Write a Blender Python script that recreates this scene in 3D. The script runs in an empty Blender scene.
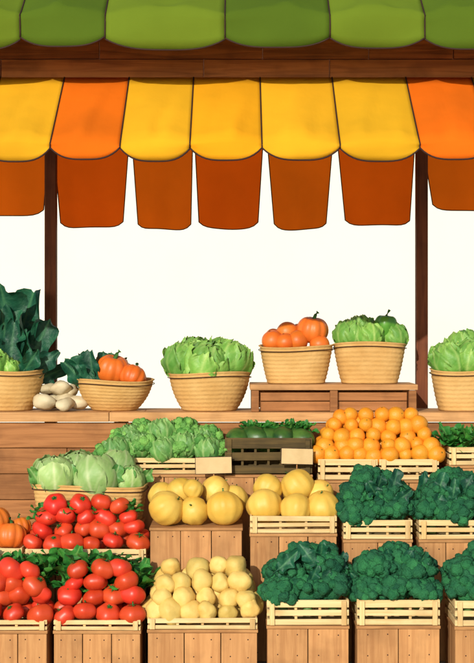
import bpy, bmesh, math, random
import numpy as np
from mathutils import Vector, Matrix, Euler, noise
R = random.Random(7)
scene = bpy.context.scene

# ------------------------------------------------------------ colours / materials
def lin(c, k=0.75):
    o = []
    for v in c:
        v /= 255.0
        o.append(min(1, k * (v / 12.92 if v <= 0.04045 else ((v + 0.055) / 1.055) ** 2.4)))
    return (*o, 1)

def newmat(name):
    m = bpy.data.materials.new(name); m.use_nodes = True
    nt = m.node_tree; return m, nt, nt.nodes, nt.links, nt.nodes['Principled BSDF']

def objcoord(N, L, scale):
    tc = N.new('ShaderNodeTexCoord'); oi = N.new('ShaderNodeObjectInfo')
    mul = N.new('ShaderNodeMath'); mul.operation = 'MULTIPLY'; mul.inputs[1].default_value = 37.0
    L.new(oi.outputs['Random'], mul.inputs[0])
    add = N.new('ShaderNodeVectorMath'); add.operation = 'ADD'
    L.new(tc.outputs['Object'], add.inputs[0]); L.new(mul.outputs[0], add.inputs[1])
    geo = N.new('ShaderNodeNewGeometry')
    add2 = N.new('ShaderNodeVectorMath'); add2.operation = 'ADD'
    m2 = N.new('ShaderNodeMath'); m2.operation = 'MULTIPLY'; m2.inputs[1].default_value = 11.0
    L.new(geo.outputs['Random Per Island'], m2.inputs[0])
    L.new(add.outputs[0], add2.inputs[0]); L.new(m2.outputs[0], add2.inputs[1])
    mp = N.new('ShaderNodeMapping'); mp.inputs['Scale'].default_value = scale
    L.new(add2.outputs[0], mp.inputs['Vector'])
    return mp.outputs[0], geo

def mixc(N, L, fac, a, b):
    mx = N.new('ShaderNodeMix'); mx.data_type = 'RGBA'
    if hasattr(fac, 'links'): L.new(fac, mx.inputs[0])
    else: mx.inputs[0].default_value = fac
    for s, i in ((a, 6), (b, 7)):
        if hasattr(s, 'links'): L.new(s, mx.inputs[i])
        else: mx.inputs[i].default_value = s
    return mx.outputs[2]

def skin(name, c, c2=None, ct=None, rough=0.5, ns=9.0, isl=0.25, bump=0.15, bs=60.0, spec=0.4, k=0.75, transl=0.0):
    """organic skin: c mottled with c2, attribute t mixes to ct"""
    m, nt, N, L, P = newmat(name)
    vec, geo = objcoord(N, L, (1, 1, 1))
    n = N.new('ShaderNodeTexNoise'); n.inputs['Scale'].default_value = ns; n.inputs['Detail'].default_value = 4
    L.new(vec, n.inputs['Vector'])
    rr = N.new('ShaderNodeMapRange'); rr.inputs[1].default_value = .35; rr.inputs[2].default_value = .68
    L.new(n.outputs[0], rr.inputs[0])
    a = lin(c, k); b = lin(c2, k) if c2 else tuple(v * .7 for v in a[:3]) + (1,)
    col = mixc(N, L, rr.outputs[0], a, b)
    if ct:
        at = N.new('ShaderNodeAttribute'); at.attribute_name = 't'
        col = mixc(N, L, at.outputs['Fac'], col, lin(ct, k))
    hs = N.new('ShaderNodeHueSaturation')
    mr = N.new('ShaderNodeMapRange'); mr.inputs[3].default_value = 1 - isl; mr.inputs[4].default_value = 1 + isl * .6
    L.new(geo.outputs['Random Per Island'], mr.inputs[0]); L.new(mr.outputs[0], hs.inputs['Value'])
    mh = N.new('ShaderNodeMapRange'); mh.inputs[3].default_value = .5 + isl * .05; mh.inputs[4].default_value = .5 - isl * .02
    L.new(geo.outputs['Random Per Island'], mh.inputs[0]); L.new(mh.outputs[0], hs.inputs['Hue'])
    L.new(col, hs.inputs['Color']); L.new(hs.outputs[0], P.inputs['Base Color'])
    P.inputs['Roughness'].default_value = rough; P.inputs['Specular IOR Level'].default_value = spec
    n2 = N.new('ShaderNodeTexNoise'); n2.inputs['Scale'].default_value = bs; n2.inputs['Detail'].default_value = 3
    L.new(vec, n2.inputs['Vector'])
    bp = N.new('ShaderNodeBump'); bp.inputs['Strength'].default_value = bump; bp.inputs['Distance'].default_value = .01
    L.new(n2.outputs[0], bp.inputs['Height']); L.new(bp.outputs[0], P.inputs['Normal'])
    if transl:
        tr = N.new('ShaderNodeBsdfTranslucent'); L.new(hs.outputs[0], tr.inputs[0])
        ms = N.new('ShaderNodeMixShader'); ms.inputs[0].default_value = transl
        out = [x for x in N if x.type == 'OUTPUT_MATERIAL'][0]
        L.new(P.outputs[0], ms.inputs[1]); L.new(tr.outputs[0], ms.inputs[2]); L.new(ms.outputs[0], out.inputs[0])
    return m

def wood(name, c, c2, axis='x', k=0.75, isl=.18, rough=.75):
    m, nt, N, L, P = newmat(name)
    sc = {'x': (1.2, 22, 22), 'z': (22, 22, 1.2)}[axis]
    vec, geo = objcoord(N, L, sc)
    n = N.new('ShaderNodeTexNoise'); n.inputs['Scale'].default_value = 1.6; n.inputs['Detail'].default_value = 6
    n.inputs['Distortion'].default_value = 1.2
    L.new(vec, n.inputs['Vector'])
    cr = N.new('ShaderNodeValToRGB')
    cr.color_ramp.elements[0].position = .28; cr.color_ramp.elements[0].color = lin(c2, k)
    cr.color_ramp.elements[1].position = .6; cr.color_ramp.elements[1].color = lin(c, k)
    L.new(n.outputs[0], cr.inputs[0])
    vec2, g2 = objcoord(N, L, (1, 1, 1))
    n3 = N.new('ShaderNodeTexNoise'); n3.inputs['Scale'].default_value = 6; n3.inputs['Detail'].default_value = 7
    L.new(vec2, n3.inputs['Vector'])
    mr3 = N.new('ShaderNodeMapRange'); mr3.inputs[1].default_value = .48; mr3.inputs[2].default_value = .72; mr3.inputs[4].default_value = .5
    L.new(n3.outputs[0], mr3.inputs[0])
    col = mixc(N, L, mr3.outputs[0], cr.outputs[0], tuple(v * .55 for v in lin(c2, k)[:3]) + (1,))
    hs = N.new('ShaderNodeHueSaturation')
    mr = N.new('ShaderNodeMapRange'); mr.inputs[3].default_value = 1 - isl; mr.inputs[4].default_value = 1 + isl * .6
    L.new(geo.outputs['Random Per Island'], mr.inputs[0]); L.new(mr.outputs[0], hs.inputs['Value'])
    L.new(col, hs.inputs['Color']); L.new(hs.outputs[0], P.inputs['Base Color'])
    P.inputs['Roughness'].default_value = rough; P.inputs['Specular IOR Level'].default_value = .25
    bp = N.new('ShaderNodeBump'); bp.inputs['Strength'].default_value = .35; bp.inputs['Distance'].default_value = .006
    L.new(n.outputs[0], bp.inputs['Height']); L.new(bp.outputs[0], P.inputs['Normal'])
    return m

def cloth(name, c, k=0.75, transl=.2):
    return skin(name, c, tuple(int(v * .93) for v in c), rough=.9, ns=2.2, isl=.05, bump=.35, bs=9, spec=.1, k=k, transl=transl)

M = {}
M['crate'] = wood('pale_crate_wood', (250, 220, 158), (230, 188, 122), 'x', .78)
M['cratez'] = wood('pale_crate_wood_upright', (246, 212, 148), (224, 180, 114), 'z', .78)
M['box'] = wood('brown_box_wood', (220, 162, 102), (192, 134, 80), 'z', .72)
M['boxx'] = wood('brown_box_wood_rail', (214, 158, 98), (176, 120, 70), 'x', .75)
M['counter'] = wood('counter_wood', (186, 126, 74), (150, 96, 52), 'x', .72)
M['countertop'] = wood('countertop_wood', (226, 172, 112), (196, 142, 86), 'x', .78)
M['post'] = wood('dark_post_wood', (124, 70, 42), (94, 50, 30), 'z', .9)
M['roof'] = wood('dark_roof_wood', (176, 108, 58), (124, 72, 38), 'x', 1.0)
M['olive'] = wood('dark_crate_wood', (104, 84, 44), (66, 54, 28), 'x', .85)
M['basket'] = skin('tan_basket', (230, 186, 116), (214, 166, 96), rough=.8, ns=7, isl=.0, bump=.4, bs=50, spec=.2, k=.76)
M['pipe'] = skin('dark_piping', (60, 32, 18), rough=.8, isl=0, k=.8)
M['oy'] = cloth('yellow_canvas', (255, 194, 40), .9, .3)
M['oy2'] = cloth('amber_canvas', (255, 184, 32), .9, .3)
M['oo'] = cloth('orange_canvas', (255, 126, 24), .9, .3)
M['f1'] = cloth('burnt_orange_canvas', (255, 114, 20), 1.0, .62)
M['f2'] = cloth('rust_orange_canvas', (255, 106, 16), 1.0, .62)
M['g1'] = cloth('green_canvas', (132, 156, 44), .7)
M['g2'] = cloth('olive_green_canvas', (108, 136, 38), .68)
M['tomato'] = skin('tomato_skin', (234, 72, 42), (214, 48, 30), rough=.38, ns=5, bump=.04, bs=20, spec=.4, k=.8, isl=.14)
M['calyx'] = skin('green_stem', (60, 120, 45), rough=.7)
M['orange'] = skin('orange_peel', (255, 168, 44), (250, 148, 30), rough=.45, bump=.25, bs=160, isl=.12)
M['pumpkin'] = skin('pumpkin_skin', (250, 132, 46), (236, 108, 34), rough=.45, ns=6, bump=.1, isl=.12)
M['melon'] = skin('melon_skin', (248, 206, 96), (236, 182, 66), rough=.5, ns=5, bump=.15, bs=40, isl=.1)
M['potato'] = skin('potato_skin', (250, 214, 122), (230, 186, 92), rough=.6, ns=9, bump=.3, bs=40, isl=.2)
M['white'] = skin('pale_potato_skin', (230, 216, 176), (206, 188, 148), rough=.6, ns=9, bump=.2, isl=.15)
M['broc'] = skin('broccoli_florets', (52, 124, 74), (28, 92, 58), rough=.8, ns=14, bump=1.0, bs=130, isl=.32, spec=.2, k=.8)
M['curly'] = skin('curly_lettuce', (140, 196, 96), (96, 160, 72), rough=.7, ns=14, bump=1.0, bs=90, isl=.3, spec=.2, k=.78)
M['stalk'] = skin('broccoli_stalk', (120, 160, 80), rough=.6)
M['cab'] = skin('cabbage_leaf', (172, 210, 122), (146, 194, 96), (216, 234, 166), rough=.5, ns=10, isl=.2, bump=.35, bs=30, transl=.12)
M['let'] = skin('lettuce_leaf', (136, 200, 80), (98, 170, 58), (190, 226, 124), rough=.5, ns=10, isl=.3, bump=.4, bs=40, transl=.15)
M['let2'] = skin('green_lettuce_leaf', (120, 182, 88), (86, 152, 68), (176, 212, 130), rough=.5, ns=10, isl=.3, bump=.4, bs=40, transl=.15)
M['kale'] = skin('dark_kale_leaf', (26, 98, 64), (15, 72, 50), (70, 130, 82), rough=.55, ns=12, isl=.3, bump=.5, bs=50, k=.8)
M['top'] = skin('tomato_top_leaf', (66, 146, 52), (44, 118, 42), (120, 170, 80), rough=.55, ns=12, isl=.3, bump=.4, bs=50)
M['pepper'] = skin('green_pepper_skin', (112, 180, 66), (86, 152, 50), rough=.3, ns=5, bump=.05)
M['zuc'] = skin('watermelon_rind', (78, 118, 48), (38, 76, 30), rough=.4, ns=14, bump=.1)
M['card'] = skin('price_card', (232, 202, 148), (218, 186, 132), rough=.9, ns=12, isl=.05)

# ------------------------------------------------------------ mesh builder
class B:
    def __init__(s): s.V = []; s.F = []; s.m = []; s.t = []; s.n = 0
    def add(s, tpl, mat=None, mats=None):
        V, F, m, t = tpl
        if mat is not None:
            A = np.array(mat); V = V @ A[:3, :3].T + A[:3, 3]
        s.V.append(V); o = s.n
        s.F += [tuple(i + o for i in f) for f in F]
        s.m += [mats[i] for i in m] if mats else list(m)
        s.t.append(t); s.n += len(V)
    def obj(s, name, mats, parent=None, loc=(0, 0, 0), smooth=True, bevel=0, solid=0):
        me = bpy.data.meshes.new(name)
        me.from_pydata(np.concatenate(s.V).tolist(), [], s.F)
        for k in mats: me.materials.append(M[k])
        me.polygons.foreach_set('material_index', s.m)
        me.polygons.foreach_set('use_smooth', [smooth] * len(s.F))
        a = me.attributes.new('t', 'FLOAT', 'POINT'); a.data.foreach_set('value', np.concatenate(s.t).astype(np.float32))
        me.update()
        o = bpy.data.objects.new(name, me); scene.collection.objects.link(o)
        o.location = loc
        if parent: o.parent = parent
        if bevel:
            b = o.modifiers.new('b', 'BEVEL'); b.width = bevel; b.segments = 2; b.limit_method = 'ANGLE'
        if solid:
            b = o.modifiers.new('s', 'SOLIDIFY'); b.thickness = solid
        return o

def empty(name, loc):
    e = bpy.data.objects.new(name, None); e.empty_display_size = .1
    scene.collection.objects.link(e); e.location = loc; return e

def T(x, y, z, s=1, rot=(0, 0, 0), sc=(1, 1, 1)):
    return Matrix.Translation((x, y, z)) @ Euler(rot).to_matrix().to_4x4() @ Matrix.Diagonal((s * sc[0], s * sc[1], s * sc[2], 1))

def box_t(m=0):
    V = np.array([(x, y, z) for x in (-.5, .5) for y in (-.5, .5) for z in (-.5, .5)], float)
    F = [(0, 1, 3, 2), (4, 6, 7, 5), (0, 4, 5, 1), (2, 3, 7, 6), (0, 2, 6, 4), (1, 5, 7, 3)]
    return V, F, [m] * 6, np.zeros(8)
def box(b, cx, cy, cz, sx, sy, sz, m=0, jit=0.0):
    r = (R.uniform(-jit, jit), R.uniform(-jit, jit), R.uniform(-jit, jit)) if jit else (0, 0, 0)
    b.add(box_t(m), T(cx, cy, cz, 1, r, (sx, sy, sz)))

def uvs(nu, nv, fn, m=0):
    V = []; t = []
    def p(th, ph):
        r = fn(th, ph); V.append(r[:3]); t.append(r[3] if len(r) > 3 else 0)
    p(0, 0)
    for i in range(1, nv):
        for j in range(nu): p(math.pi * i / nv, 2 * math.pi * j / nu)
    p(math.pi, 0)
    F = []
    for j in range(nu): F.append((0, 1 + j, 1 + (j + 1) % nu))
    for i in range(nv - 2):
        for j in range(nu):
            a = 1 + i * nu + j; c = 1 + i * nu + (j + 1) % nu
            F.append((a, a + nu, c + nu, c))
    e = len(V) - 1; o = 1 + (nv - 2) * nu
    for j in range(nu): F.append((e, o + (j + 1) % nu, o + j))
    return np.array(V, float), F, [m] * len(F), np.array(t, float)

def tube(pts, rad, n=6, m=0):
    V = []; F = []
    pts = [Vector(p) for p in pts]
    for i, p in enumerate(pts):
        d = (pts[min(i + 1, len(pts) - 1)] - pts[max(i - 1, 0)]).normalized()
        up = Vector((0, 0, 1)) if abs(d.z) < .9 else Vector((1, 0, 0))
        a = d.cross(up).normalized(); c = d.cross(a)
        r = rad[i] if isinstance(rad, (list, tuple)) else rad
        for j in range(n):
            q = 2 * math.pi * j / n
            V.append(tuple(p + a * r * math.cos(q) + c * r * math.sin(q)))
    for i in range(len(pts) - 1):
        for j in range(n):
            k = (j + 1) % n
            F.append((i * n + j, i * n + k, (i + 1) * n + k, (i + 1) * n + j))
    F.append(tuple(range(n - 1, -1, -1))); F.append(tuple((len(pts) - 1) * n + j for j in range(n)))
    return np.array(V, float), F, [m] * len(F), np.zeros(len(V))

def merge(*tp):
    b = B()
    for t in tp: b.add(t)
    return np.concatenate(b.V), b.F, b.m, np.concatenate(b.t)
def xf(tpl, mat):
    A = np.array(mat); return tpl[0] @ A[:3, :3].T + A[:3, 3], tpl[1], tpl[2], tpl[3]

def nz(x, y, z, s): return noise.noise(Vector((x + s * 13.7, y - s * 5.1, z + s * 2.3)))

def star(n, r, z, m=1):
    V = [(0, 0, z)]; F = []
    for i in range(n * 2):
        a = math.pi * i / n; rr = r if i % 2 == 0 else r * .28
        V.append((rr * math.cos(a), rr * math.sin(a), z - (.05 if i % 2 == 0 else -.02)))
    for i in range(n * 2): F.append((0, 1 + i, 1 + (i + 1) % (n * 2)))
    return np.array(V, float), F, [m] * len(F), np.zeros(len(V))

def tomato(s):
    def f(th, ph):
        lob = 1 + .06 * math.cos(5 * ph + s) * math.sin(th) ** .5 + .07 * nz(math.cos(ph), math.sin(ph), th, s)
        rho = math.sin(th) * lob; z = math.cos(th) * (.78 + .05 * math.sin(s * 2))
        z -= .2 * math.exp(-(rho / .3) ** 2) * (1 if th < 1.57 else -.4)
        return rho * math.cos(ph), rho * math.sin(ph), z
    return merge(uvs(24, 14, f), star(5, .52, .70), tube([(0, 0, .55), (.03, 0, .76), (.09, .03, .9)], .055, 5, 1))
def orange(s):
    def f(th, ph):
        rho = math.sin(th); z = math.cos(th) * .96 - .06 * math.exp(-(rho / .15) ** 2) * (1 if th < 1.57 else -1)
        k = 1 + .05 * nz(rho * math.cos(ph), rho * math.sin(ph), z, s)
        return rho * k * math.cos(ph), rho * k * math.sin(ph), z * k
    return merge(uvs(20, 14, f), star(5, .14, .94))
def lumpy(s, el=1.12, amt=.24):
    def f(th, ph):
        x, y, z = math.sin(th) * math.cos(ph), math.sin(th) * math.sin(ph), math.cos(th)
        k = 1 + amt * nz(x * 1.1, y * 1.1, z * 1.1, s) + amt * .25 * nz(x * 3, y * 3, z * 3, s)
        return x * k * el, y * k, z * k * .95
    return uvs(20, 14, f)
def melon(s):
    def f(th, ph):
        x, y, z = math.sin(th) * math.cos(ph), math.sin(th) * math.sin(ph), math.cos(th)
        k = 1 + .03 * math.cos(10 * ph) * math.sin(th) + .12 * nz(x, y, z, s)
        z2 = z * (1.0 + .07 * math.sin(s * 3)) - .1 * math.exp(-(math.sin(th) / .14) ** 2) * (1 if th < 1.57 else 0)
        return x * k, y * k, z2
    return merge(uvs(40, 18, f), tube([(0, 0, .85), (.02, 0, 1.0), (.07, 0, 1.08)], [.07, .05, .06], 6, 1))
def pumpkin(s):
    def f(th, ph):
        rib = 1 - .12 * (1 - abs(math.sin(4.5 * ph + s))) ** 1.6
        rho = math.sin(th) ** .85 * (1 if th in (0, math.pi) else rib)
        z = math.cos(th) * .86 - .22 * math.exp(-(rho / .3) ** 2) * (1 if th < 1.57 else -1)
        return rho * math.cos(ph), rho * math.sin(ph), z
    return merge(uvs(54, 16, f), tube([(0, 0, .5), (0, 0, .72), (.07, 0, .98), (.2, .02, 1.15)], [.2, .12, .1, .13], 7, 1))
def pepper(s):
    def f(th, ph):
        lob = 1 - .16 * (1 - abs(math.cos(2 * ph + s))) ** 1.3
        w = .78 + .2 * math.cos(th)
        rho = math.sin(th) ** .7 * w * lob if 0 < th < math.pi - .001 else 0
        z = math.cos(th) * 1.05 - .22 * math.exp(-(rho / .28) ** 2) * (1 if th < 1.57 else -.6)
        return rho * math.cos(ph), rho * math.sin(ph), z
    return merge(uvs(32, 16, f), tube([(0, 0, .75), (0, 0, 1.0), (.12, 0, 1.25), (.2, 0, 1.4)], [.14, .08, .07, .1], 6, 1))
def ico(sub):
    bm = bmesh.new(); bmesh.ops.create_icosphere(bm, subdivisions=sub, radius=1)
    V = np.array([v.co[:] for v in bm.verts]); F = [tuple(v.index for v in f.verts) for f in bm.faces]; bm.free()
    return V, F
IV, IF = ico(3)
IV2, IF2 = ico(2)
def broccoli(s):
    r = random.Random(s); parts = []
    N_ = 30
    for i in range(N_):
        z = 1 - (i + .5) / N_ * 1.25
        a = i * 2.39996 + s; q = math.sqrt(max(0, 1 - z * z))
        rr = .8 + r.uniform(-.14, .2)
        cx, cy, cz = rr * q * math.cos(a), rr * q * math.sin(a), rr * z * .75
        ls = r.uniform(.22, .42)
        V = np.array([v * (1 + .3 * noise.noise(Vector(v * 2.6) + Vector((i * 3.1, s, 0))) + .2 * noise.noise(Vector(v * 6) + Vector((i, s, 5)))) for v in IV]) * ls + (cx, cy, cz)
        parts.append((V, IF, [0] * len(IF), np.zeros(len(V))))
    parts.append((IV2 * .62, IF2, [0] * len(IF2), np.zeros(len(IV2))))
    parts.append(tube([(0, 0, -1.1), (0, 0, -.7), (0, 0, -.2)], [.26, .24, .4], 9, 1))
    return merge(*parts)

def cup_leaf(az, w, e0, e1, r0, flare, ruf, s, nu=14, nv=12, m=0):
    V = []; t = []; F = []
    for i in range(nv + 1):
        v = i / nv; el = e0 + (e1 - e0) * v
        hw = w * math.sin(math.pi * (.16 + .66 * v)) ** .5 / max(math.cos(el), .42) * .8
        if v > .75: hw *= math.sqrt(max(0.1, 1 - ((v - .75) / .25) ** 2 * .6))
        for j in range(nu + 1):
            u = 2 * j / nu - 1
            a = az + u * hw
            edge = max(abs(u) ** 2, v ** 4)
            rad = r0 * (1 + flare * v * v) + ruf * edge * math.sin(9 * v * (1 if u > 0 else 1.2) + 7 * u + s) \
                + .05 * nz(u * 2, v * 3, 0, s) + ruf * .5 * edge * math.sin(17 * v + 13 * u + 2 * s)
            el2 = el + ruf * .6 * edge * math.sin(11 * u + s * 1.7) - .2 * u * u * v
            V.append((rad * math.cos(el2) * math.cos(a), rad * math.cos(el2) * math.sin(a), rad * math.sin(el2)))
            rib = math.exp(-(u / .09) ** 2) * (1 - .5 * v)
            vein = .5 * max(0, math.sin(16 * v - 9 * abs(u))) ** 4
            t.append(min(1, rib + vein * .6 + .35 * edge))
    for i in range(nv):
        for j in range(nu):
            a = i * (nu + 1) + j; F.append((a, a + 1, a + nu + 2, a + nu + 1))
    return np.array(V), F, [m] * len(F), np.array(t)
def cabbage(s):
    P = [uvs(16, 12, lambda th, ph: (.86 * math.sin(th) * math.cos(ph), .86 * math.sin(th) * math.sin(ph), .86 * math.cos(th), .2))]
    for i in range(6): P.append(cup_leaf(i * 2.4 + s, 1.2, -1.0, 1.5, .9 + .018 * i, .0, .03, s + i))
    for i in range(5): P.append(cup_leaf(i * 1.257 + s, .95, -1.2, .95, 1.0 + .014 * i, .07, .05, s + i * 2))
    return merge(*P)
def lettuce(s):
    P = [uvs(12, 10, lambda th, ph: (.75 * math.sin(th) * math.cos(ph), .75 * math.sin(th) * math.sin(ph), .75 * math.cos(th), 0))]
    for i in range(5): P.append(cup_leaf(i * 2.4 + s, 1.25, -.6, 1.5, .8 + .022 * i, .02, .05, s + i, 22, 14))
    for i in range(5): P.append(cup_leaf(i * 1.257 + s + .3, 1.0, -1.0, 1.2, .92, .04, .075, s + i * 2, 22, 14))
    for i in range(5): P.append(cup_leaf(i * 1.257 + s, .95, -1.1, .7, 1.0, .09, .095, s + i * 3, 22, 14))
    return merge(*P)
def free_leaf(s, Ln=1, W=.4, bend=.4, ruf=.07, nu=10, nv=18, m=0):
    V = []; t = []; F = []
    for i in range(nv + 1):
        v = i / nv; hw = W * math.sin(math.pi * min(1, .06 + .9 * v)) ** .65 * (1 + .16 * math.sin(15 * v + s))
        for j in range(nu + 1):
            u = 2 * j / nu - 1
            y = bend * v * v + abs(u) ** 1.5 * (ruf * math.sin(16 * v + 3 * u + s) - .25 * hw) + .03 * nz(u, v * 2, 0, s)
            z = Ln * v + abs(u) * ruf * math.cos(13 * v + s) + .2 * hw * abs(u)
            V.append((u * hw, y, z)); t.append(math.exp(-(u / .1) ** 2) * .9 + .3 * max(0, math.sin(22 * v - 8 * abs(u))) ** 5)
    for i in range(nv):
        for j in range(nu):
            a = i * (nu + 1) + j; F.append((a, a + 1, a + nu + 2, a + nu + 1))
    return merge((np.array(V), F, [m] * len(F), np.array(t)), tube([(0, 0, -.25), (0, 0, 0), (0, bend * .1, .35)], [.035, .03, .01], 5, m))
def bunch(s, n=12, W=.3):
    r = random.Random(s); P = []
    for i in range(n):
        a = i * 2.4 + s
        tilt = .2 + .9 * (i / n)
        P.append(xf(free_leaf(s + i, r.uniform(.8, 1.1), W * r.uniform(.8, 1.2), .35, .06),
                    T(0, 0, 0, 1, (0, 0, a)) @ T(0, 0, 0, 1, (-tilt, 0, 0))))
    return merge(*P)

TP = {k: [fn(i + 1.3) for i in range(5)] for k, fn in dict(tomato=tomato, orange=orange, melon=melon, pumpkin=pumpkin,
      pepper=pepper, potato=lumpy, broccoli=broccoli, cabbage=cabbage, lettuce=lettuce, bunch=bunch).items()}
MT = dict(tomato=['tomato', 'calyx'], orange=['orange', 'calyx'], melon=['melon', 'stalk'], pumpkin=['pumpkin', 'calyx'], pepper=['pepper', 'calyx'],
          potato=['potato'], broccoli=['broc', 'stalk'], cabbage=['cab'], lettuce=['let'], bunch=['kale'])

def heap(b, kind, w, d, z0, r, layers, y0=0, x0=0, shx=.9, shy=1.0, tilt=.7, dz=1.35):
    """mound of produce: each layer is a bit narrower, shallower and staggered"""
    for k in range(layers):
        wk = w - 2 * r - k * 2 * r * shx; dk = d - 2 * r - k * r * 1.5 * shy
        if wk < 0: break
        dk = max(0, dk)
        nx = max(1, round(wk / (1.75 * r)) + 1); ny = max(1, round(dk / (1.8 * r)) + 1)
        for i in range(nx):
            for j in range(ny):
                x = (-wk / 2 + wk * i / (nx - 1)) if nx > 1 else 0
                y = (d / 2 - dk / 2 + dk * j / (ny - 1)) if ny > 1 else d / 2
                s = r * R.uniform(.84, 1.14)
                if 0 < i < nx - 1: x += (.3 * r if (j + k) % 2 else -.3 * r)
                b.add(R.choice(TP[kind]), T(x0 + x + R.uniform(-.22, .22) * r, y0 + y + R.uniform(-.2, .2) * r, z0 + k * r * dz + R.uniform(-.22, .22) * r, s,
                      (R.uniform(-tilt, tilt), R.uniform(-tilt, tilt), R.uniform(0, 6.28))))

# ------------------------------------------------------------ crates
def stand(parent, w, d, h):
    b = B()
    n = max(2, round(w / .17)); pw = w / n
    for i in range(n):
        box(b, -w / 2 + pw * (i + .5), .012, h / 2, pw - .004, .018, h - .002, 0, .002)
        box(b, -w / 2 + pw * (i + .5), d - .012, h / 2, pw - .004, .018, h - .002, 0, .002)
    nd = max(2, round(d / .15)); pd = (d - .046) / nd
    for sx in (-1, 1):
        for i in range(nd):
            box(b, sx * (w / 2 - .011), .023 + pd * (i + .5), h / 2, .018, pd - .004, h - .002, 0, .002)
    b.obj('boards', ['box'], parent, smooth=False, bevel=.0025)
    b2 = B(); box(b2, 0, d / 2, h + .009, w + .006, d + .006, .016)
    b2.obj('lid', ['boxx'], parent, smooth=False, bevel=.003)
    # nail heads
    b3 = B()
    for i in range(n):
        for zz in (h - .03, h * .5, .05):
            if zz > .02:
                for q in (-.3, .3):
                    b3.add((IV2 * .0035, IF2, [0] * len(IF2), np.zeros(len(IV2))), T(-w / 2 + pw * (i + .5 + q * .8), .003, zz + R.uniform(-.004, .004), 1, (0, 0, 0), (1, .5, 1)))
    b3.obj('nails', ['pipe'], parent)

def slat_crate(parent, w, d, z0, h, mats=('crate', 'cratez'), nv=4, rails=3):
    """open slatted crate standing on z0, rim at z0+h"""
    b = B(); th = .010
    rh = h * (.27 if rails == 3 else .4)
    gap = (h - rails * rh) / (rails - 1)
    for k in range(rails):
        z = z0 + rh / 2 + k * (rh + gap)
        hh = rh * (1.1 if k == rails - 1 else .85)
        box(b, 0, .006, z, w, th, hh, 0, .008); box(b, 0, d - .006, z, w, th, hh, 0, .006)
        for sx in (-1, 1): box(b, sx * (w / 2 - .006), d / 2, z, th, d - .03, hh, 0, .006)
    for i in range(nv):
        x = -w / 2 + .025 + (w - .05) * i / (nv - 1)
        ww = .026 if i in (0, nv - 1) else .014
        box(b, x, -.004 if i in (0, nv - 1) else .018, z0 + h / 2, ww, .009, h - .004, 1, .012); box(b, x, d - .018, z0 + h / 2, ww, .012, h - .006, 1, .01)
    for k in range(4):
        box(b, 0, .03 + (d - .06) * (k + .5) / 4, z0 + .008, w - .03, (d - .06) / 4 - .008, .008, 0)
    b.obj('slats', list(mats), parent, smooth=False, bevel=.002)

def unit(name, x, y, w, d, rim, sh, slats=True, nv=4, rails=3):
    e = empty(name, (x, y, 0))
    if slats:
        stand(e, w, d, rim - sh - .018); slat_crate(e, w, d, rim - sh, sh, nv=nv, rails=rails)
    else:
        stand(e, w, d, rim - .018)
    return e

def broc_crate(x, y, w, d, rim, sh, r=.1, extra=0):
    e = unit('broccoli_crate', x, y, w, d, rim, sh)
    b = B()
    for j, yy in enumerate((r * .85, d - r * .9)):
        for i in range(3):
            xx = (i - 1) * (w / 2 - r * .75)
            b.add(R.choice(TP['broccoli']), T(xx + R.uniform(-.01, .01), yy, rim + .03 + j * .05 + R.uniform(-.015, .015), r * R.uniform(.88, 1.06), (R.uniform(-.4, .3) + .25, R.uniform(-.4, .4), R.uniform(0, 6))))
    for xx, yy, zz in ((-w * .27, d * .42, .13), (w * .24, d * .45, .13), (-.01, d * .62, .18 + extra), (w * .12, d * .7, .165)):
        b.add(R.choice(TP['broccoli']), T(xx + R.uniform(-.03, .03), yy, rim + zz + R.uniform(-.02, .02), r * R.uniform(.85, 1.06), (R.uniform(-.1, .5), R.uniform(-.45, .45), R.uniform(0, 6))))
    b.obj('broccoli', MT['broccoli'], e)
    b = B()
    for i in range(9):
        b.add(free_leaf(R.uniform(0, 9), 1, .3, .4, .08), T(R.uniform(-w / 2 + .03, w / 2 - .03), R.uniform(.03, d * .6), rim + R.uniform(.0, .17), R.uniform(.09, .14),
              (R.uniform(.2, 1.0), R.uniform(-.9, .9), R.uniform(-.5, .5))))
    b.obj('leaves', ['kale'], e)
    return e

# ---- front row
def red_crate(name, x, w, rim):
    e = unit(name, x, 0, w, .36, rim, .05, rails=2, nv=4)
    b = B(); heap(b, 'tomato', w + .05, .26, rim + .025, .062, 4, shx=.38, shy=.9, dz=1.12)
    b.obj('tomatoes', MT['tomato'], e)
    b = B()
    for i in range(6):
        xx = -w / 2 + .04 + (w - .08) * i / 5
        b.add(R.choice(TP['bunch']), T(xx, .27 + R.uniform(-.03, .02), rim + .13 + R.uniform(-.02, .04), R.uniform(.15, .19), (.25, R.uniform(-.3, .3), R.uniform(0, 6))))
    b.obj('leaves', ['top'], e)
red_crate('tomato_crate', -1.17, .44, .305)
red_crate('tomato_crate', -.70, .435, .305)
e = unit('potato_crate', -.1725, 0, .55, .36, .315, .055, rails=2, nv=5)
b = B(); heap(b, 'potato', .60, .36, .34, .056, 4, shx=.5, shy=.8, tilt=3, dz=1.2); b.obj('potatoes', MT['potato'], e)
broc_crate(.355, 0, .41, .34, .405, .125, .1)
broc_crate(.8075, 0, .415, .34, .405, .125, .1)
broc_crate(1.30, 0, .42, .34, .40, .125, .1)
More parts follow.
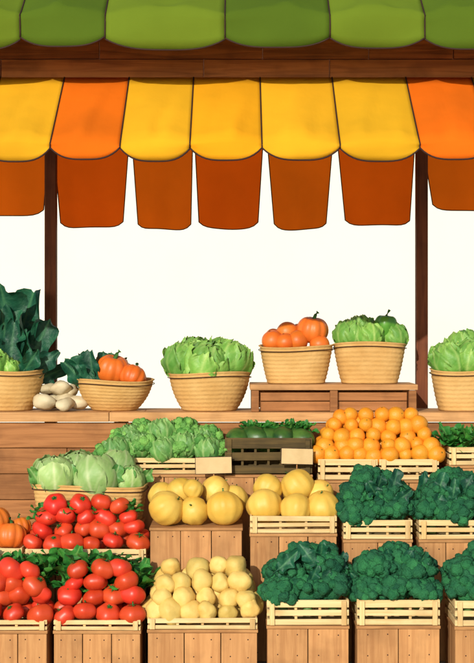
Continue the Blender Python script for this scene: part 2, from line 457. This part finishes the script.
# ---- second row
e = unit('pumpkin_crate', -1.304, .42, .33, .25, .60, .07, rails=2)
b = B()
for x, y, z, s in ((-.09, .12, .64, .09), (.09, .10, .65, .085), (0, .15, .73, .08), (.13, .18, .69, .06)):
    b.add(R.choice(TP['pumpkin']), T(x, y, z, s, (R.uniform(-.4, .4), R.uniform(-.4, .4), R.uniform(0, 6))))
b.obj('pumpkins', MT['pumpkin'], e)
e = unit('tomato_crate', -.803, .42, .64, .25, .595, .09, nv=5)
b = B(); heap(b, 'tomato', .68, .25, .62, .06, 4, shx=.6, dz=1.1); b.obj('tomatoes', MT['tomato'], e)
b = B()
for i in range(4):
    b.add(R.choice(TP['bunch']), T(-.24 + .15 * i, .15, .73 + .02 * (i % 2), .10, (.3, 0, i)))
b.obj('leaves', ['top'], e)
def melons(e, L):
    b = B()
    for x, y, z, s in L:
        b.add(R.choice(TP['melon']), T(x, y, z, s, (R.uniform(-.9, .9), R.uniform(-.9, .9), R.uniform(0, 6))))
    b.obj('melons', MT['melon'], e)
e = unit('melon_box', -.217, .42, .49, .34, .711, 0, slats=False)
melons(e, ((-.16, .10, .80, .095), (-.015, .11, .785, .08), (.15, .11, .80, .098), (-.09, .22, .875, .08), (-.19, .26, .845, .08), (.10, .25, .88, .08), (-.02, .14, .90, .055), (.2, .27, .83, .075)))
e = unit('melon_crate', .299, .42, .46, .34, .77, .09)
melons(e, ((-.15, .12, .81, .095), (.02, .10, .795, .085), (.16, .12, .80, .092), (-.13, .22, .895, .08), (.03, .22, .905, .095), (.15, .24, .86, .08)))
broc_crate(.747, .42, .366, .34, .748, .10, .092)
broc_crate(1.18, .42, .43, .34, .748, .10, .1)

# ---- woven tapered containers
def vessel(b, rx, ry, bx, by, h, z0, p=2.0, rings=9, wav=.0018, th=.012, n=64, seed=0, belly=.12):
    prof = []
    for i in range(rings * 4 + 1):
        v = i / (rings * 4); k = v ** .8 + belly * math.sin(math.pi * v)
        prof.append((k, v * h + z0, wav * math.sin(v * rings * 2 * math.pi)))
    outer = prof
    V = []; F = []
    def pt(k, z, off, a):
        c, s_ = math.cos(a), math.sin(a)
        q = (abs(c) ** p + abs(s_) ** p) ** (-1 / p)
        ex = bx + (rx - bx) * k + off; ey = by + (ry - by) * k + off
        w = 1 + .012 * math.sin(3 * a + seed) + .006 * math.sin(7 * a + 2 * seed)
        return (ex * q * c * w, ey * q * s_ * w, z + .008 * math.sin(2 * a + seed) * (z - z0) / h)
    loops = [(k, z, o) for k, z, o in outer]
    loops += [(1, z0 + h + .006, .008), (1, z0 + h + .010, -.002), (1, z0 + h + .002, -th)]
    loops += [(k, z, -th) for k, z, o in reversed(outer[4:-1:3])] + [(outer[4][0], z0 + .012, -th - .02)]
    for k, z, o in loops:
        for j in range(n): V.append(pt(k, z, o, 2 * math.pi * j / n))
    for i in range(len(loops) - 1):
        for j in range(n):
            q = (j + 1) % n; F.append((i * n + j, i * n + q, (i + 1) * n + q, (i + 1) * n + j))
    F.append(tuple(range(n - 1, -1, -1))); e0 = (len(loops) - 1) * n; F.append(tuple(range(e0, e0 + n)))
    b.add((np.array(V), F, [0] * len(F), np.zeros(len(V))))
    rim = [pt(1, z0 + h - .018, .006, 2 * math.pi * j / n) for j in range(n + 1)]
    b.add(tube(rim, .0026, 5, 1))

CT = 1.276   # counter top height
def bowl(name, x, y, z, rx, ry, bx, by, h, p=2.0, **kw):
    e = empty(name, (x, y, z)); b = B()
    vessel(b, rx, ry, bx, by, h, 0.001, p, seed=R.uniform(0, 6), **kw); b.obj('bowl', ['basket', 'pipe'], e); return e
def put(e, cname, kind, L, mats=None, tilt=.35):
    b = B()
    for it in L:
        x, y, z, s = it[:4]
        rot = it[4] if len(it) > 4 else (R.uniform(-tilt, tilt), R.uniform(-tilt, tilt), R.uniform(0, 6))
        b.add(R.choice(TP[kind]), T(x, y, z, s, rot))
    b.obj(cname, mats or MT[kind], e)

# kale bowl
e = bowl('kale_bowl', -1.36, 1.43, CT, .20, .17, .12, .11, .235)
b = B()
for x, y, z, s, rt in ((-.06, .02, .24, .50, (-.1, -.15, .2)), (.02, .03, .24, .50, (-.15, .06, -.3)), (-.12, .0, .22, .40, (.1, -.35, .5)), (.07, .04, .22, .36, (.2, .45, .2)),
                       (.10, -.02, .2, .24, (.3, .9, 0)), (.0, -.05, .22, .30, (.3, .1, 0)), (-.02, .06, .25, .52, (0, 0, 2.8)), (.12, .03, .17, .22, (.2, 1.2, .4)),
                       (.06, -.06, .2, .22, (.8, .5, .3)), (.13, .05, .24, .26, (.1, .3, 1.2)), (-.05, .0, .22, .42, (.15, .02, 1.1)), (.04, -.02, .22, .36, (.2, .1, -.9)), (.08, .0, .2, .27, (.4, .25, -.6)),
                       (-.1, .05, .2, .5, (.1, -.1, -.5)), (.0, .0, .2, .4, (.3, -.15, .3))):
    b.add(free_leaf(R.uniform(0, 9), 1, .24, .25, .08), T(x, y, z, s, rt))
b.obj('kale', ['kale'], e)
put(e, 'lettuces', 'lettuce', ((-.09, -.08, .28, .10), (.01, -.09, .25, .06)))
# pumpkin bowl
e = bowl('pumpkin_bowl', -.737, 1.43, CT, .232, .19, .13, .11, .175)
put(e, 'pumpkins', 'pumpkin', ((-.01, .0, .245, .105, (.3, .1, .4)), (.11, -.04, .20, .085, (.5, .3, 2)), (.05, .08, .22, .08)))
b = B()
for i in range(9):
    b.add(free_leaf(i * 1.7, 1, .3, .3, .07), T(-.15 + .01 * i, -.02 + .02 * (i % 3), .14, .21, (R.uniform(-.2, .6), -.8 + .18 * i, R.uniform(-.9, .9))))
b.obj('leaves', ['kale'], e)
# lettuce bowl
e = bowl('lettuce_bowl', -.165, 1.43, CT, .245, .2, .16, .14, .22)
put(e, 'lettuces', 'lettuce', ((-.155, 0, .295, .12), (-.015, -.06, .275, .145), (.13, -.01, .30, .125), (.07, .1, .33, .11), (-.08, .10, .34, .105)), tilt=.5)
# loose pale potatoes
e = empty('white_potatoes', (-1.06, 1.40, CT))
b = B()
for x, y, z, s in ((-.09, -.06, .055, .062), (.04, -.09, .042, .048), (.03, .02, .06, .062), (-.03, .1, .055, .06), (.1, .0, .045, .05), (0.0, .0, .135, .052), (.06, .06, .12, .045), (-.08, .04, .13, .04)):
    b.add(R.choice(TP['potato']), T(x, y, z, s, (R.uniform(-.3, .3), R.uniform(-.3, .3), R.uniform(0, 6)), (1.2, 1, .85)))
b.obj('potatoes', ['white'], e)
# raised shelf
SH = 1.438
e = empty('raised_shelf', (.572, 1.25, CT))
b = B(); w = .99
for i in range(3): box(b, 0, .07 + .135 * i, SH - CT - .0175, w, .131, .033, 1, .001)
for x in (-w / 2 + .03, 0, w / 2 - .03):
    for y in (.03, .37): box(b, x, y, (SH - CT - .036) / 2, .045, .04, SH - CT - .037, 0)
box(b, 0, .05, .088, w - .12, .014, .05, 0, .003); box(b, 0, .055, .031, w - .12, .014, .055, 0, .003)
box(b, 0, .395, .06, w - .06, .012, .11, 0)
b.obj('boards', ['counter', 'countertop'], e, smooth=False, bevel=.003)
# baskets on the shelf
e = bowl('orange_basket', .355, 1.46, SH, .218, .155, .17, .12, .215, p=3.2, belly=.02)
put(e, 'oranges', 'orange', ((-.14, -.03, .255, .068), (-.05, .03, .305, .068), (0.01, -.05, .255, .066), (-.065, -.06, .245, .06), (.14, -.06, .235, .06), (-.13, .05, .27, .06), (.02, .06, .29, .07)), ['pumpkin', 'calyx'], tilt=1.2)
put(e, 'pumpkin', 'pumpkin', ((.10, -.01, .32, .098, (.15, .1, .2)),))
e = bowl('green_vegetable_basket', .80, 1.46, SH, .215, .155, .165, .12, .235, p=3.2, belly=.02)
put(e, 'lettuces', 'lettuce', ((-.115, -.02, .285, .10), (-.01, -.06, .275, .09), (-.05, .06, .33, .085), (.15, .0, .275, .085), (.06, .06, .31, .07)))
put(e, 'pepper', 'pepper', ((.095, -.01, .325, .085, (.1, .05, .3)),))
e = bowl('lettuce_basket', 1.36, 1.43, CT, .195, .16, .145, .12, .235, p=2.8, belly=.02)
put(e, 'lettuces', 'lettuce', ((-.08, -.03, .29, .115), (.06, -.04, .31, .13), (.02, .06, .37, .12), (-.1, .07, .32, .09)))

# ---- third row
e = empty('cabbage_basket', (-.823, .70, 0))
stand(e, .60, .24, .68)
b = B(); vessel(b, .315, .135, .285, .115, .19, .70, 4.0, belly=.0)
for o in b.V: o[:, 1] += .125
b.obj('basket', ['basket', 'pipe'], e)
put(e, 'cabbages', 'cabbage', ((-.19, .10, .94, .12), (.04, .09, .935, .125), (.22, .12, .92, .085), (-.07, .18, .975, .105), (.15, .2, .98, .1), (-.26, .19, .93, .085)))
b = B()
for i in range(9):
    b.add(free_leaf(i * 1.3, 1, .34, .4, .08), T(-.26 + .065 * i, .05 + .05 * (i % 3), .89, .12, (.5 + .2 * (i % 3), -.6 + .15 * i, R.uniform(-.5, .5))))
b.obj('leaves', ['let2'], e)
e = unit('curly_lettuce_crate', -.414, .95, .72, .24, 1.03, .09)
P1 = tuple((-.32 + .107 * i, .08 + .02 * (i % 2), 1.045 + .02 * (i % 3), .088) for i in range(7)) + tuple((-.24 + .12 * i, .15, 1.125 + .015 * (i % 2), .085) for i in range(5))
put(e, 'curly_heads', 'broccoli', P1 + ((-.12, .17, 1.18, .07), (.1, .17, 1.185, .075)), ['curly', 'stalk'])
put(e, 'leaves', 'lettuce', tuple((-.27 + .13 * i, .05 + .03 * (i % 2), 1.07 + .03 * (i % 2), .08) for i in range(5)) + ((-.02, .13, 1.17, .08), (-.2, .13, 1.15, .07), (.22, .13, 1.13, .07)), ['let2'])
# dark crate with watermelons
e = empty('watermelon_crate', (.177, .85, 0))
stand(e, .49, .30, .93)
slat_crate(e, .49, .30, .95, .20, ('olive', 'olive'), nv=7, rails=3)
b = B()
for i in range(5):
    b.add(lumpy(i, 1.0, .05), T(-.17 + .085 * i, .15, 1.13 + .01 * (i % 2), .075, (0, 0, i), (1, 1.5, 1)))
b.obj('watermelons', ['zuc'], e)
b = B()
for i in range(6): b.add(R.choice(TP['bunch']), T(-.1 + .06 * i, .2, 1.15, .1, (.2, .2, i)))
b.obj('leaves', ['top'], e)
def card(x, y, z, w, h, rz):
    e = empty('price_card', (x, y, z)); e.rotation_euler = (-.1, rz, .06); b = B()
    box(b, 0, 0, 0, w, .005, h, 0); box(b, 0, .004, 0, w + .006, .002, h + .006, 1)
    b.obj('card', ['card', 'pipe'], e, smooth=False, bevel=.001)
    b = B(); b.add(tube([(0, .008, h / 2 - .01), (0, .010, -.2)], .004, 6)); b.obj('stick', ['box'], e)
card(-.13, .79, 1.005, .20, .09, -.02); card(.335, .79, 1.055, .175, .085, .03)
for x in (.622, .965):
    e = unit('orange_crate', x, .85, .335, .30, 1.032, .115)
    if x < .7:
        b = B(); heap(b, 'orange', .76, .32, 1.05, .049, 5, x0=.172, shx=.62, shy=.7, tilt=1.5, dz=1.1); b.obj('oranges', MT['orange'], e)
e = unit('greens_crate', 1.38, .85, .38, .30, 1.10, .10)
put(e, 'leaves', 'bunch', tuple((-.16 + .08 * i, .12, 1.09, .14, (.3, 0, i)) for i in range(5)), ['top'])

# ------------------------------------------------------------ counter
e = empty('wooden_counter', (0, 1.2, 0))
b = B()
for i in range(3):
    xs = [-1.95, -.75 + .2 * i, .6 - .1 * i, 1.95]
    for a, c in zip(xs[:-1], xs[1:]): box(b, (a + c) / 2, .08 + .155 * i, CT - .028, c - a - .003, .151, .055, 1, .0004)
pt_ = (CT - .06) / 8
for k in range(8):
    z = pt_ * (k + .5)
    xs = [-1.93, -1.0 + .35 * (k % 3), .3 + .25 * (k % 2), 1.93]
    for a, c in zip(xs[:-1], xs[1:]): box(b, (a + c) / 2, .045, z, c - a - .003, .02, pt_ - .004, 0, .0006)
box(b, 0, .065, CT / 2 - .035, 3.84, .012, CT - .08, 0)
for x in (-1.9, -.7, .6, 1.9):
    for y in (.095, .43): box(b, x, y, CT / 2 - .03, .06, .045, CT - .065, 0)
b.obj('boards', ['counter', 'countertop'], e, smooth=False, bevel=.003)

# ------------------------------------------------------------ stall canopy
st = empty('stall_canopy', (0, 0, 0))
b = B()
for x in (-1.1625, 1.153):
    box(b, x, 1.75, 1.65, .072, .072, 3.3, 0)
for x in (-1.1625, 1.153):
    box(b, x, .93, 3.0, .05, 1.54, .06, 0)
box(b, 0, 1.75, 3.06, 4.0, .05, .06, 0)
b.obj('posts', ['post'], st, smooth=False, bevel=.005)
b = B()
for i in range(2):
    xs = [-2.1, -1.2 + .5 * i, -.17 + .3 * i, .47 + .2 * i, 1.3 - .2 * i, 2.1]
    for a, c in zip(xs[:-1], xs[1:]): box(b, (a + c) / 2, .13, 3.05 + .17 * i, c - a - .004, .03, .166, 0, .0015)
for i in range(13):
    box(b, 0, .2 + .15 * i, 3.37, 4.2, .146, .03, 0)
b.obj('roof_boards', ['roof'], st, smooth=False, bevel=.003)

def canopy(name, seams, mi, mats, top, hinge, drop, edge, back=None, sag=.02):
    b = B(); pipe = B()
    for pi_, (a, c, m) in enumerate(zip(seams[:-1], seams[1:], mi)):
        n = 18; V = []; F = []
        cols = []
        for j in range(n + 1):
            u = j / n; x = a + (c - a) * u; bill = math.sin(math.pi * u)
            hs_ = sag * bill - .6 * sag * (1 - bill)
            col = []
            if back: col.append((x, back[0], back[1]))
            for k in range(8):
                s = k / 8
                wr = (.008 * math.sin(11 * u + pi_ * 2.1 + 4 * s) + .004 * math.sin(23 * u + 9 * s + pi_)) * s * bill
                col.append((x, top[0] + (hinge[0] - top[0]) * s - wr, top[1] + (hinge[1] - top[1]) * s + hs_ * math.sin(math.pi * .5 * s) + wr))
            shape = edge + (1 - edge) * (1 - abs(2 * u - 1) ** 3.2)
            for k in range(5):
                s = k / 4
                col.append((x, hinge[0] - .012 * bill * math.sin(math.pi * s) + .008 * math.sin(7 * x + 3 * s), hinge[1] - drop * shape * s * (1 + .05 * math.sin(pi_ * 3.7)) + hs_ * (1 - s)))
            cols.append(col)
        rows = len(cols[0])
        V = [p for col in cols for p in col]
        for j in range(n):
            for k in range(rows - 1):
                q = j * rows + k; F.append((q, q + 1, q + rows + 1, q + rows))
        b.add((np.array(V), F, [m] * len(F), np.zeros(len(V))))
        pipe.add(tube([col[-1] for col in cols], .0042, 6))
        pipe.add(tube([(p[0], p[1] - .003, p[2]) for p in cols[0][(1 if back else 0):]], .0035, 6))
    b.obj(name, mats, st, solid=.003)
    pipe.obj(name + '_piping', ['pipe'], st)
canopy('orange_awning', [-1.85, -1.52, -1.2, -.875, -.547, -.22, .117, .482, .856, 1.19, 1.52, 1.85], [1, 2, 0, 2, 0, 1, 0, 0, 2, 0, 1],
       ['oy', 'oy2', 'oo'], (.105, 3.04), (-.45, 2.64), .09, .35)
canopy('green_awning', [-2.3, -1.9, -1.5, -1.046, -.636, -.058, .448, .906, 1.36, 1.8, 2.3], [0, 1, 0, 1, 0, 1, 0, 1, 0, 1],
       ['g1', 'g2'], (.0, 3.46), (-.25, 3.29), .175, .72, back=(1.0, 3.85), sag=.025)
b = B(); V = np.array([(-2.3, 1.0, 3.85), (2.3, 1.0, 3.85), (2.3, 2.25, 3.3), (-2.3, 2.25, 3.3)]); b.add((V, [(0, 1, 2, 3)], [0], np.zeros(4)))
b.obj('green_rear_cloth', ['g2'], st, solid=.004)
# rear hanging flaps (units along the rear rail: top-left, top-right, bottom-left, bottom-right, hem height)
k_ = .006321
FL = [(-105, -35, -100, -42, 215), (-35, 50, -30, 43, 215), (52, 130, 60, 123, 227), (131, 193, 138, 191, 229), (194, 264, 199, 258, 228), (266, 334, 274, 326, 229), (336, 416, 345, 410, 225), (420, 505, 433, 500, 210), (506, 580, 512, 575, 215)]
b = B(); pipe = B()
for i, (a, c, a2, c2, zb) in enumerate(FL):
    V = []; F = []; n = 14; rws = 8
    zt = 3.04; z0 = 1.75 + (331 - zb) * k_
    for j in range(n + 1):
        u = j / n
        for r_ in range(rws + 1):
            v = r_ / rws
            xl = a + (a2 - a) * v; xr = c + (c2 - c) * v
            x = (xl + (xr - xl) * u - 237) * k_
            rnd = .035 * abs(2 * u - 1) ** 6 + .004 * math.sin(5 * u + i * 2)
            V.append((x, 1.85 + .03 * math.sin(7 * u + i) * v, zt - (zt - z0 - rnd) * v))
    for j in range(n):
        for r_ in range(rws):
            q = j * (rws + 1) + r_; F.append((q, q + 1, q + rws + 2, q + rws + 1))
    b.add((np.array(V), F, [i % 2] * len(F), np.zeros(len(V))))
    pipe.add(tube([V[r_] for r_ in range(rws + 1)] + [V[j * (rws + 1) + rws] for j in range(n + 1)] + [V[n * (rws + 1) + rws - r_] for r_ in range(rws + 1)], .0032, 5))
b.obj('rear_flaps', ['f2', 'f1'], st); pipe.obj('rear_flap_piping', ['pipe'], st)

# ------------------------------------------------------------ setting
def setmat(name, c, c2, ns, k, bump):
    return skin(name, c, c2, rough=.9, ns=ns, isl=0, bump=bump, bs=ns * 8, spec=.2, k=k)
M['ground'] = setmat('paving', (196, 180, 156), (170, 156, 134), 3, .7, .3)
M['wall'] = setmat('cream_plaster', (255, 251, 234), (255, 250, 230), 1.0, .74, .1)
M['cope'] = setmat('stone_coping', (220, 212, 196), (190, 184, 170), 3, .8, .3)
b = B(); b.add((np.array([(-300, -300, 0), (300, -300, 0), (300, 300, 0), (-300, 300, 0)], float), [(0, 1, 2, 3)], [0], np.zeros(4)))
b.obj('ground', ['ground'])
e = empty('plaster_wall', (0, 10, 0))
b = B(); box(b, 0, .15, 2.9, 40, .3, 5.8); b.obj('wall_face', ['wall'], e, smooth=False)
b = B(); box(b, 0, .15, 5.86, 40.1, .42, .12); b.obj('coping', ['cope'], e, smooth=False, bevel=.01)

# ------------------------------------------------------------ light, world, camera
el, az = math.radians(21), math.radians(198)
sd = Vector((math.sin(az) * math.cos(el), math.cos(az) * math.cos(el), math.sin(el)))
sl = bpy.data.lights.new('sun', 'SUN'); sl.energy = 3.8; sl.angle = math.radians(.5); sl.color = (1, .955, .89)
so = bpy.data.objects.new('sun', sl); scene.collection.objects.link(so)
so.rotation_euler = (-sd).to_track_quat('-Z', 'Y').to_euler(); so.location = sd * 20
w = bpy.data.worlds.new('World'); scene.world = w; w.use_nodes = True
N = w.node_tree.nodes; L = w.node_tree.links
sk = N.new('ShaderNodeTexSky'); sk.sky_type = 'NISHITA'; sk.sun_disc = False; sk.sun_elevation = el; sk.sun_rotation = az
L.new(sk.outputs[0], N['Background'].inputs[0]); N['Background'].inputs[1].default_value = .15
scene.view_settings.view_transform = 'Standard'
cam = bpy.data.cameras.new('camera'); co = bpy.data.objects.new('camera', cam); scene.collection.objects.link(co)
co.location = (0, -7, 1.75); co.rotation_euler = (math.radians(90), 0, 0)
cam.sensor_width = 36; cam.lens = 36 * 7 / 3.315; cam.clip_end = 1000; cam.clip_start = .1
scene.camera = co
